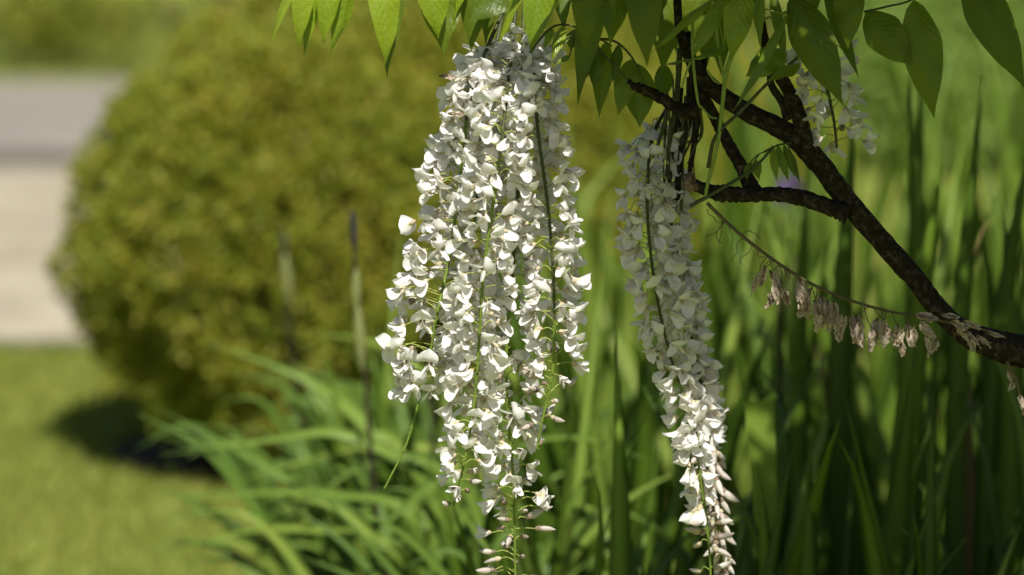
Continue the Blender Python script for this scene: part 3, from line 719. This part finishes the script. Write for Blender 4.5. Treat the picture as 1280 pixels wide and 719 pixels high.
limb('knot', [(870, 236, 5.30), (862, 228, 5.292), (864, 216, 5.292)], 5.3, [(0, 4*px), (0.5, 9*px), (1, 4*px)], bump=0.9, mat='knot')
limb('branch', [(942, 240), (930, 215), (915, 188), (900, 160), (885, 130), (868, 95), (860, 40)], 5.34, [(0, 11*px), (0.25, 8*px), (1, 6*px)], bump=0.15)
limb('branch', [(1008, 185), (1000, 150), (988, 118), (972, 90), (955, 50), (940, -30)], 5.325, [(0, 11*px), (0.4, 8.5*px), (1, 6*px)], bump=0.15)
limb('branch', [(985, 150), (978, 128), (965, 108), (962, 90)], 5.30, [(0, 6*px), (1, 4*px)])
limb('branch', [(873, 135), (850, 138), (825, 122), (805, 112), (784, 102)], 5.315, [(0, 10*px), (0.4, 7*px), (1, 5.5*px)], bump=0.4)
for P, r in (([(868, 80), (862, 140), (852, 190), (846, 250)], 6), ([(850, 60), (846, 120), (838, 170), (834, 215)], 4), ([(880, 70), (872, 150), (862, 215)], 5),
             ([(858, 120), (850, 200), (852, 262)], 3), ([(836, 135), (826, 170), (816, 200)], 3)):
    limb('twig', P, 5.345, [(0, r*px), (1, r*0.6*px)], sides=8, mat='darkstem' if r < 5 else 'bark')
for P, r in (([(928, -20), (922, 40), (908, 90), (903, 130), (897, 180), (884, 232), (882, 250)], 3.2), ([(903, 130), (905, 100), (898, 60), (893, -10)], 2.2), ([(866, 20), (866, 70), (872, 125), (878, 135)], 2.2),
             ([(885, 210), (895, 170), (925, 140), (962, 102), (1000, 70)], 2.6), ([(862, 258), (898, 238), (940, 212), (965, 186)], 2.6), ([(878, 135), (888, 146), (896, 148)], 1.5),
             ([(884, 88), (892, 100), (900, 105)], 1.5), ([(865, 73), (858, 90), (852, 110)], 1.5)):
    limb('shoot', P, 5.29, [(0, r*px), (1, r*0.7*px)], sides=7, bump=0.1, mat='shoot' if r != 2.6 else 'darkstem')
for k in range(16):
    x0 = R.uniform(832, 876); x1 = x0+R.uniform(-26, 8); y1 = R.uniform(190, 285); Yk = 5.36+R.uniform(-.03, .03)
    limb('twig', [(x0, R.uniform(95, 140), Yk), (x0+R.uniform(-6, 8), 165, Yk), ((x0+x1)/2+R.uniform(-6, 6), (165+y1)/2, Yk), (x1, y1, Yk)], Yk, [(0, R.uniform(1.2, 2.6)*px), (1, 0.7*px)], sides=6, bump=0.15, mat=R.choice(('darkstem', 'bark', 'darkstem')), n=5)
limb('withered_shoot', [(1258, 452), (1264, 462), (1272, 480), (1277, 505), (1279, 520)], 5.31, [(0, 2.2*px), (1, 1.2*px)], sides=6, mat='drystem')

# compound leaves: stalk > leaflets.  leaflet: base px, tip px, width px, kind, roll, bow
def leaflet_mesh(A, B, W, roll, bow, fold, mat, off, curl=0.0):
    ax = B-A; L = ax.length; a = ax/L
    wd = V3((1, 0, 0)); wd = (wd-a*wd.dot(a)).normalized(); nr = wd.cross(a).normalized()
    if nr.y > 0: nr = -nr
    q = Matrix.Rotation(roll, 3, a); wd = q @ wd; nr = q @ nr
    ph = R.uniform(0, 6.28); b = MB(); tw = R.gauss(0, 0.55); wd0, nr0 = wd, nr; W = W*0.9; wav = R.uniform(0.08, 0.22)
    def f(u, v):
        q2 = Matrix.Rotation(tw*(v-0.4), 3, a); wd = q2 @ wd0; nr = q2 @ nr0
        s_ = max(0.0, (v-0.34)/0.66); h = W*0.5*((v/0.34)**0.55 if v < 0.34 else (1-s_**1.75)*(1-0.45*max(0, s_-0.6)/0.4)) + 0.0005*(1-v)
        c = A + a*(L*v) + nr*(bow*L*4*v*(1-v)) + wd*(curl*L*v*v*0.5 - curl*L*v*0.5)
        return c + wd*u*h*math.cos(fold*0.9) - nr*abs(u)*h*math.sin(fold) + nr*h*wav*math.sin(13*v+ph+2*u)*abs(u) - off
    b.grid(6, 16, f); return b.mesh('leaflet', mat)
def comp_leaf(rachis, Y, leaflets, mat='leaf', r=1.6, stem='shoot'):
    pts = spline([at(x, y, q[0] if q else Y) for x, y, *q in rachis], 5)
    b = MB(); b.tube(pts, [lerp(r, r*0.6, i/len(pts))*px for i in range(len(pts))], 6)
    st = None
    items = []
    for (bx, by, tx, ty, W, *o) in leaflets:
        o = list(o)+[None]*(6-len(o))
        mk = o[0] or mat; roll = o[1] if o[1] is not None else R.gauss(0, 0.25); bow = o[2] if o[2] is not None else R.uniform(0.02, 0.10)
        dy = o[3] if o[3] is not None else 0.0; tip_dy = o[4] if o[4] is not None else -0.012
        A = at(bx, by, Y+dy); B = at(tx, ty, Y+dy+tip_dy)
        items.append((A, B, W*px, mk, roll, bow))
        q = min(pts, key=lambda p: (p-A).length)     # short stalk of the leaflet
        b.tube([q, (q+A)/2+V3((0, 0, 0.002)), A], 0.7*px*1.2, 5)
    st = link('leaf_stalk', b.mesh('leaf_stalk', M[stem], off=VB), vine)
    for A, B, W, mk, roll, bow in items:
        link('leaflet', leaflet_mesh(A, B, W, roll, bow, R.uniform(0.12, 0.4), M[mk], VB), st)
y_ = 'lityoung'
comp_leaf([(350, -60), (400, -66), (450, -68), (560, -90), (700, -140)], 5.24, [
    (376, -45, 338, 57, 17, y_, 0.9, 0.02), (386, -62, 373, 62, 33, y_, 0.1, 0.10), (398, -60, 380, 71, 30, y_, -0.1, 0.04, 0.02),
    (420, -60, 404, 59, 34, y_, 0.1, 0.10), (445, -60, 411, 71, 34, y_, -0.5, 0.06, 0.015)])
comp_leaf([(440, -72), (490, -60), (545, -62), (620, -100), (720, -150)], 5.25, [
    (478, -58, 481, 83, 44, y_, -0.1, 0.10), (490, -56, 484, 98, 40, 'leaf', 0.1, 0.04, 0.02), (536, -60, 548, 49, 50, y_, 0.05, 0.12),
    (548, -60, 555, 69, 66, 'leaf', 0.0, 0.05, 0.02), (588, -50, 563, 46, 26, y_, 1.0, 0.05, 0.02)])
comp_leaf([(570, -60), (630, -50), (700, -70), (760, -130)], 5.27, [
    (600, -55, 589, 66, 46, 'leaf', 0.1, 0.05, 0.03), (618, -52, 607, 58, 34, 'leaf', 0.2, 0.05, 0.05), (655, -20, 585, 28, 40, 'leaf', 0.1, 0.05, 0.01),
    (664, -52, 622, 60, 26, y_, 0.85, 0.03, -0.03), (684, -50, 663, 66, 46, y_, 0.25, 0.06, -0.04), (700, -45, 706, 40, 34, 'leaf', 0.3, 0.05, 0.05)])
comp_leaf([(720, -60), (770, -70), (815, -60), (850, -100)], 5.25, [
    (738, -58, 730, 66, 46, 'leaf', 0.1, 0.08), (752, -50, 722, 133, 40, 'leaf', 0.3, 0.04, 0.05), (772, -50, 762, 58, 46, 'leaf', -0.1, 0.06, 0.01),
    (802, -58, 809, 84, 52, 'leaf', 0.0, 0.08, -0.02), (818, -40, 815, 40, 44, 'leaf', 0.2, 0.05, 0.05)])
comp_leaf([(662, 66), (685, 38), (705, 31), (735, 40), (765, 58)], 5.30, [
    (690, 36, 680, 62, 14, y_, 0.5, 0.05), (705, 32, 690, 78, 18, y_, 0.4, 0.05), (722, 35, 712, 62, 30, 'leaf', 0.3, 0.05, 0.01), (712, 70, 694, 82, 12, y_, 0.2, .05)], stem='darkstem', r=1.7)
comp_leaf([(738, 52), (758, 49), (775, 56), (792, 75), (806, 105)], 5.30, [
    (748, 58, 742, 116, 24, 'leaf', 0.2, 0.04), (758, 52, 749, 148, 30, 'leaf', 0.3, 0.05, 0.03), (773, 56, 766, 104, 18, 'leaf', 0.4, 0.03), (790, 74, 772, 145, 34, 'leaf', 0.1, 0.05, 0.02), (798, 80, 800, 160, 50, 'leaf', 0, 0.05, 0.03)], stem='darkstem', r=1.9)
comp_leaf([(742, 52), (758, 72), (784, 100)], 5.295, [(745, 60, 733, 98, 20, 'leaf', 0.2, 0.04, .02)], stem='darkstem', r=1.9)
comp_leaf([(865, 73), (880, 72), (905, 60)], 5.26, [
    (893, -2, 814, 67, 15, y_, 0.5, 0.04), (907, -8, 865, 74, 24, y_, 0.4, 0.02, -0.01), (908, 58, 866, 75, 12, y_, 0.6, 0.05), (866, 74, 822, 84, 22, 'leaf', 0.5, 0.04), (905, 62, 868, 72, 16, y_, 0.2, -0.05)])
comp_leaf([(924, 50), (925, 10), (930, -40), (940, -110)], 5.25, [
    (928, -30, 914, 78, 44, y_, -0.15, 0.10, -0.01), (950, -30, 951, 62, 20, y_, 0.7, 0.05), (984, 18, 914, 142, 15, y_, 0.5, -0.04, -0.01), (965, -10, 985, 84, 20, 'leaf', 0.6, 0.03)])
comp_leaf([(955, 24), (985, 14), (1015, -4), (1060, -40)], 5.26, [
    (982, 62, 932, 96, 46, y_, 0.2, 0.05, 0.03), (990, -8, 1054, 132, 62, 'leaf', 0.1, 0.06), (1062, -30, 1060, 62, 44, 'leaf', 0.2, 0.06, 0.01), (1000, 80, 958, 102, 24, 'leaf', 0.3, 0.04),
    (1030, -30, 1074, 98, 30, 'leaf', 0.6, 0.04, 0.03), (1010, -40, 1008, 40, 40, 'leaf', 0.2, 0.04, 0.02)])
comp_leaf([(1080, 15), (1110, 8), (1143, -2), (1200, -40), (1260, -90)], 5.28, [
    (1082, 16, 1144, 84, 56, 'leaf', 0.2, 0.06), (1142, 0, 1168, 149, 58, 'leaf', 0.05, 0.07), (1205, -42, 1282, 112, 62, 'leaf', 0.1, 0.07)], stem='darkstem')
comp_leaf([(955, 190), (972, 182), (990, 178)], 5.31, [
    (966, 184, 971, 227, 12, y_, 0.3, 0.05), (972, 183, 986, 228, 12, y_, 0.2, 0.08), (980, 182, 994, 222, 11, 'leaf', 0.4, 0.05), (986, 186, 1000, 230, 9, 'leaf', 0.5, 0.03), (938, 203, 934, 226, 14, 'leaf', 0.3, 0.1), (944, 200, 950, 226, 14, y_, 0.3, 0.1)], stem='darkstem')

comp_leaf([(820, -60), (850, -70), (890, -60), (930, -90)], 5.40, [
    (835, -50, 828, 92, 56, 'leaf', 0.1, 0.04), (852, -50, 846, 70, 62, 'leaf', 0.2, 0.05, 0.02), (874, -50, 884, 84, 60, 'leaf', -0.2, 0.05), (896, -40, 902, 96, 50, 'leaf', 0.1, 0.04, 0.03), (830, 80, 829, 128, 28, 'leaf', 0.1, 0.04)], stem='darkstem')
# ------------------------------------------------------------------ the crown overhead, above the picture, that throws the shade
cb = MB(); tb = MB()
def ray_up(p, z): return p + SUN*((z-p.z)/SUN.z)
def to_px(p):
    d = p-V3((0, 0, CAM_H)); w_ = d.dot(FW); return 640+d.x/w_/K, 359.5-d.dot(UP)/w_/K
GAPS = [(846, 912, 392, 610, 5.31), (903, 936, 0, 66, 5.25), (992, 1018, 128, 172, 5.32), (800, 850, 225, 262, 5.32), (945, 985, 335, 390, 5.285), (1058, 1112, 392, 440, 5.285), (1190, 1225, 400, 430, 5.27), (600, 690, -40, 60, 5.28), (800, 812, 20, 60, 5.25), (930, 975, 236, 250, 5.32), (935, 972, 470, 570, 5.72), (1035, 1075, 330, 420, 6.0), (1120, 1150, 420, 560, 6.0), (1180, 1215, 330, 400, 6.0), (1010, 1040, 500, 600, 5.85), (690, 800, 250, 700, 5.9), (900, 930, 560, 640, 5.85), (1230, 1260, 250, 330, 6.2)]
def canopy_leaf(p):
    c_ = p+V3((0, 0, -0.03))
    for x0, x1, y0, y1, Y in GAPS:                     # leaves left out on purpose so sun reaches chosen spots
        X, Z = to_px(c_ + SUN*((Y-c_.y)/SUN.y))
        if x0-22 < X < x1+22 and y0-22 < Z < y1+22: return
    d = V3((R.gauss(0, 1), R.gauss(0, 1), -0.9)).normalized(); n = V3((R.gauss(0, .5), R.gauss(0, .5), 1)); n = (n-d*n.dot(d)).normalized()
    L = R.uniform(0.05, 0.085); W = L*R.uniform(0.34, 0.42); s = d.cross(n)
    V = [p]; F = []
    for j, (v, h) in enumerate(((0.15, .55), (.38, 1), (.65, .75), (.85, .3))):
        for u in (-1, 0, 1): V.append(p+d*L*v+s*u*h*W*.5-n*abs(u)*h*W*0.12-V3((0, 0, L*0.25*v*v)))
    V.append(p+d*L-V3((0, 0, L*0.25)))
    F += [(0, 1, 2), (0, 2, 3)]
    for j in range(3):
        a = 1+j*3; F += [(a, a+3, a+4, a+1), (a+1, a+4, a+5, a+2)]
    F += [(10, 13, 11), (11, 13, 12)]
    cb.add(V, F)
targets = []
def shade(x0, x1, y0, y1, n, Y0=5.25, Y1=5.45, zlo=1.04, zhi=1.3):
    for _ in range(n):
        p = at(R.uniform(x0, x1), R.uniform(y0, y1), R.uniform(Y0, Y1)); q = ray_up(p, R.uniform(zlo, zhi)); targets.append(q); canopy_leaf(q)
shade(765, 905, 60, 420, 520, zlo=1.05, zhi=1.35); shade(695, 760, 40, 240, 60, zlo=1.02, zhi=1.12)
shade(860, 1340, 20, 470, 720, zlo=1.05, zhi=1.4); shade(940, 1400, 430, 900, 850, 5.6, 6.5, 1.15, 1.6)
for _ in range(3400):
    q = V3((R.uniform(0.30, 2.2), R.uniform(4.5, 5.75), R.uniform(1.08, 1.75))); targets.append(q); canopy_leaf(q)
tag(link('crown', cb.mesh('wisteria_crown', M['canopy'], off=VB), vine), kind='stuff')
hub = at(835, -160, 5.33)
for k in range(26):
    q = targets[R.randrange(len(targets))]
    tb.tube(spline([hub if k % 2 else V3((0.9, 5.4, 0.9)), (hub*0.5+q*0.5)+V3((R.uniform(-.04, .04), 0, 0.08)), q], 5), [lerp(0.006, 0.002, i/10) for i in range(11)], 6)
tb.tube(spline([V3((0.86, 5.40, 0.46)), V3((0.93, 5.42, 0.8)), V3((0.8, 5.3, 1.15)), V3((0.5, 5.2, 1.28)), hub], 6), 0.011, 8)
link('crown_branches', tb.mesh('crown_branches', M['bark'], off=VB), vine)

# ------------------------------------------------------------------ spent raceme lying across the trunk
off = at(884, 254, 5.29)
sp = thing('spent_raceme', off, 'withered raceme of tan dried flowers hanging in tufts along a thin arching stem', 'flower cluster')
SP = spline([at(x, y, 5.285) for x, y in ((884, 254), (905, 275), (930, 297), (960, 320), (1000, 347), (1040, 367), (1080, 381), (1115, 390), (1150, 396))] + [at(1190, 404, 5.29), at(1238, 414, 5.29)], 6)
b = MB(); b.tube(SP, [lerp(2.4, 1.4, i/len(SP))*px for i in range(len(SP))], 7, bump=0.15)
for k in range(11):                                    # wiry tendrils
    p = SP[6+R.randrange(20)]; q = [p]; d = V3((R.uniform(-.6, .2), R.uniform(-.3, .3), -1))
    for j in range(5):
        d = (d+rnd_dir()*0.9).normalized(); q.append(q[-1]+d*0.006)
    b.tube(spline(q, 3), 0.00035, 4)
link('stem', b.mesh('spent_stem', M['drystem'], off=off), sp)
def dried(px_, py_, Lp, wp, mat='wither', ang=None, Y=5.285, parent=sp, offs=off, ped=True):
    p = at(px_, py_, Y+R.uniform(-0.012, 0.012)); b = MB()
    a = ang if ang is not None else R.gauss(0, 0.25)
    ax = V3((math.sin(a), R.uniform(-.2, .2), -math.cos(a))).normalized()
    for k in range(R.choice((4, 5))):
        az = R.uniform(0, 6.28); s = V3((math.cos(az), math.sin(az), 0)); s = (s-ax*s.dot(ax)).normalized(); n = ax.cross(s); sd = R.uniform(0, 99); L = Lp*px*R.uniform(0.7, 1.15); W = wp*px*R.uniform(0.55, 1.0)*0.5
        def f(u, v):
            h = W*(0.25+0.75*math.sin(math.pi*min(1, 0.08+v*0.9))**0.7)
            q = p + ax*(v*L) + s*u*h*0.85 + n*(0.45*h*u*u + 0.15*W) 
            cr = V3((noise.noise(q*330+V3((sd, 0, 0))), noise.noise(q*330+V3((0, sd, 0))), noise.noise(q*330+V3((0, 0, sd)))))
            return q + cr*W*0.9*(0.25+v) - offs
        b.grid(4, 7, f, 0)
    b.tube([p-offs-ax*0.002, p-offs+ax*0.002], [0.0008, 0.0016], 6, 1)
    if ped:
        st = min(SP, key=lambda s_: abs(s_.x-p.x-R.uniform(-.008, .008)))
        b.tube(spline([st-offs, (st+p)/2-offs+V3((R.uniform(-.003, .003), R.uniform(-.003, .003), 0.001)), p-offs], 4), 0.00042, 4, 1)
    return link('withered_flower', b.mesh('withered_flower', [M[mat], M['drystem']]), parent)
for x, y, L, W in ((948, 343, 28, 8), (956, 335, 30, 13), (963, 340, 32, 12), (968, 355, 24, 10), (976, 357, 30, 16), (981, 364, 22, 12), (1000, 350, 34, 13), (1004, 365, 32, 14), (1013, 362, 36, 15), (1018, 378, 34, 16), (1027, 372, 38, 18),
                   (1034, 378, 28, 14), (1042, 378, 30, 14), (1024, 392, 22, 13), (1055, 394, 32, 14), (1062, 396, 30, 14), (1070, 395, 34, 16), (1074, 404, 26, 13), (1090, 412, 26, 12), (1096, 400, 30, 15), (1104, 400, 32, 16), (1109, 408, 22, 13),
                   (1122, 408, 26, 12), (1128, 414, 20, 11), (1126, 428, 20, 11), (1135, 406, 26, 13), (1142, 412, 20, 12)):
    dried(x, y, L, W)
for x, y, L, W, a in ((1147, 394, 26, 13, 1.3), (1152, 404, 24, 13, 0.7), (1158, 420, 22, 11, 0.3), (1170, 425, 20, 14, -0.4), (1178, 393, 20, 10, 1.4), (1190, 402, 22, 11, 1.1), (1196, 408, 18, 10, 0.6), (1204, 402, 22, 10, 1.2), (1208, 416, 24, 12, 0.7),
                      (1212, 424, 22, 10, 0.4), (1222, 420, 20, 10, 0.9), (1236, 416, 20, 8, 1.3)):
    dried(x, y, L, W, ang=a, Y=5.285-0.018, ped=False)
t = thing('dried_petal', at(556, 95, 5.29), 'small brown dried petal caught by a thread beside the dark raceme stem', 'petal', 'dried petals')
for (x, y, ex, ey) in ((551, 95, 592, 108), (562, 142, 586, 146)):
    o2 = at(x, y, 5.29)
    if y > 100: t = thing('dried_petal', o2, 'small brown dried petal caught by a thread beside the dark raceme stem', 'petal', 'dried petals')
    o2 = V3(t.location); pf = dried(x, y, 17, 9, ang=1.5, Y=5.29, parent=t, offs=o2, ped=False); pf.name = 'petal'
    b = MB(); b.tube([at(x+10, y, 5.29)-o2, at(ex, ey, 5.29)-o2], 0.00012, 4); link('thread', b.mesh('thread', M['drystem']), t)
ws = [dried(x, y, 16, 9, ang=a, Y=5.305, parent=vine, offs=VB, ped=False) for x, y, a in ((1262, 462, 0.1), (1275, 495, 0.2), (1268, 476, -0.5))]
for o in ws: o.name = 'withered_bud'
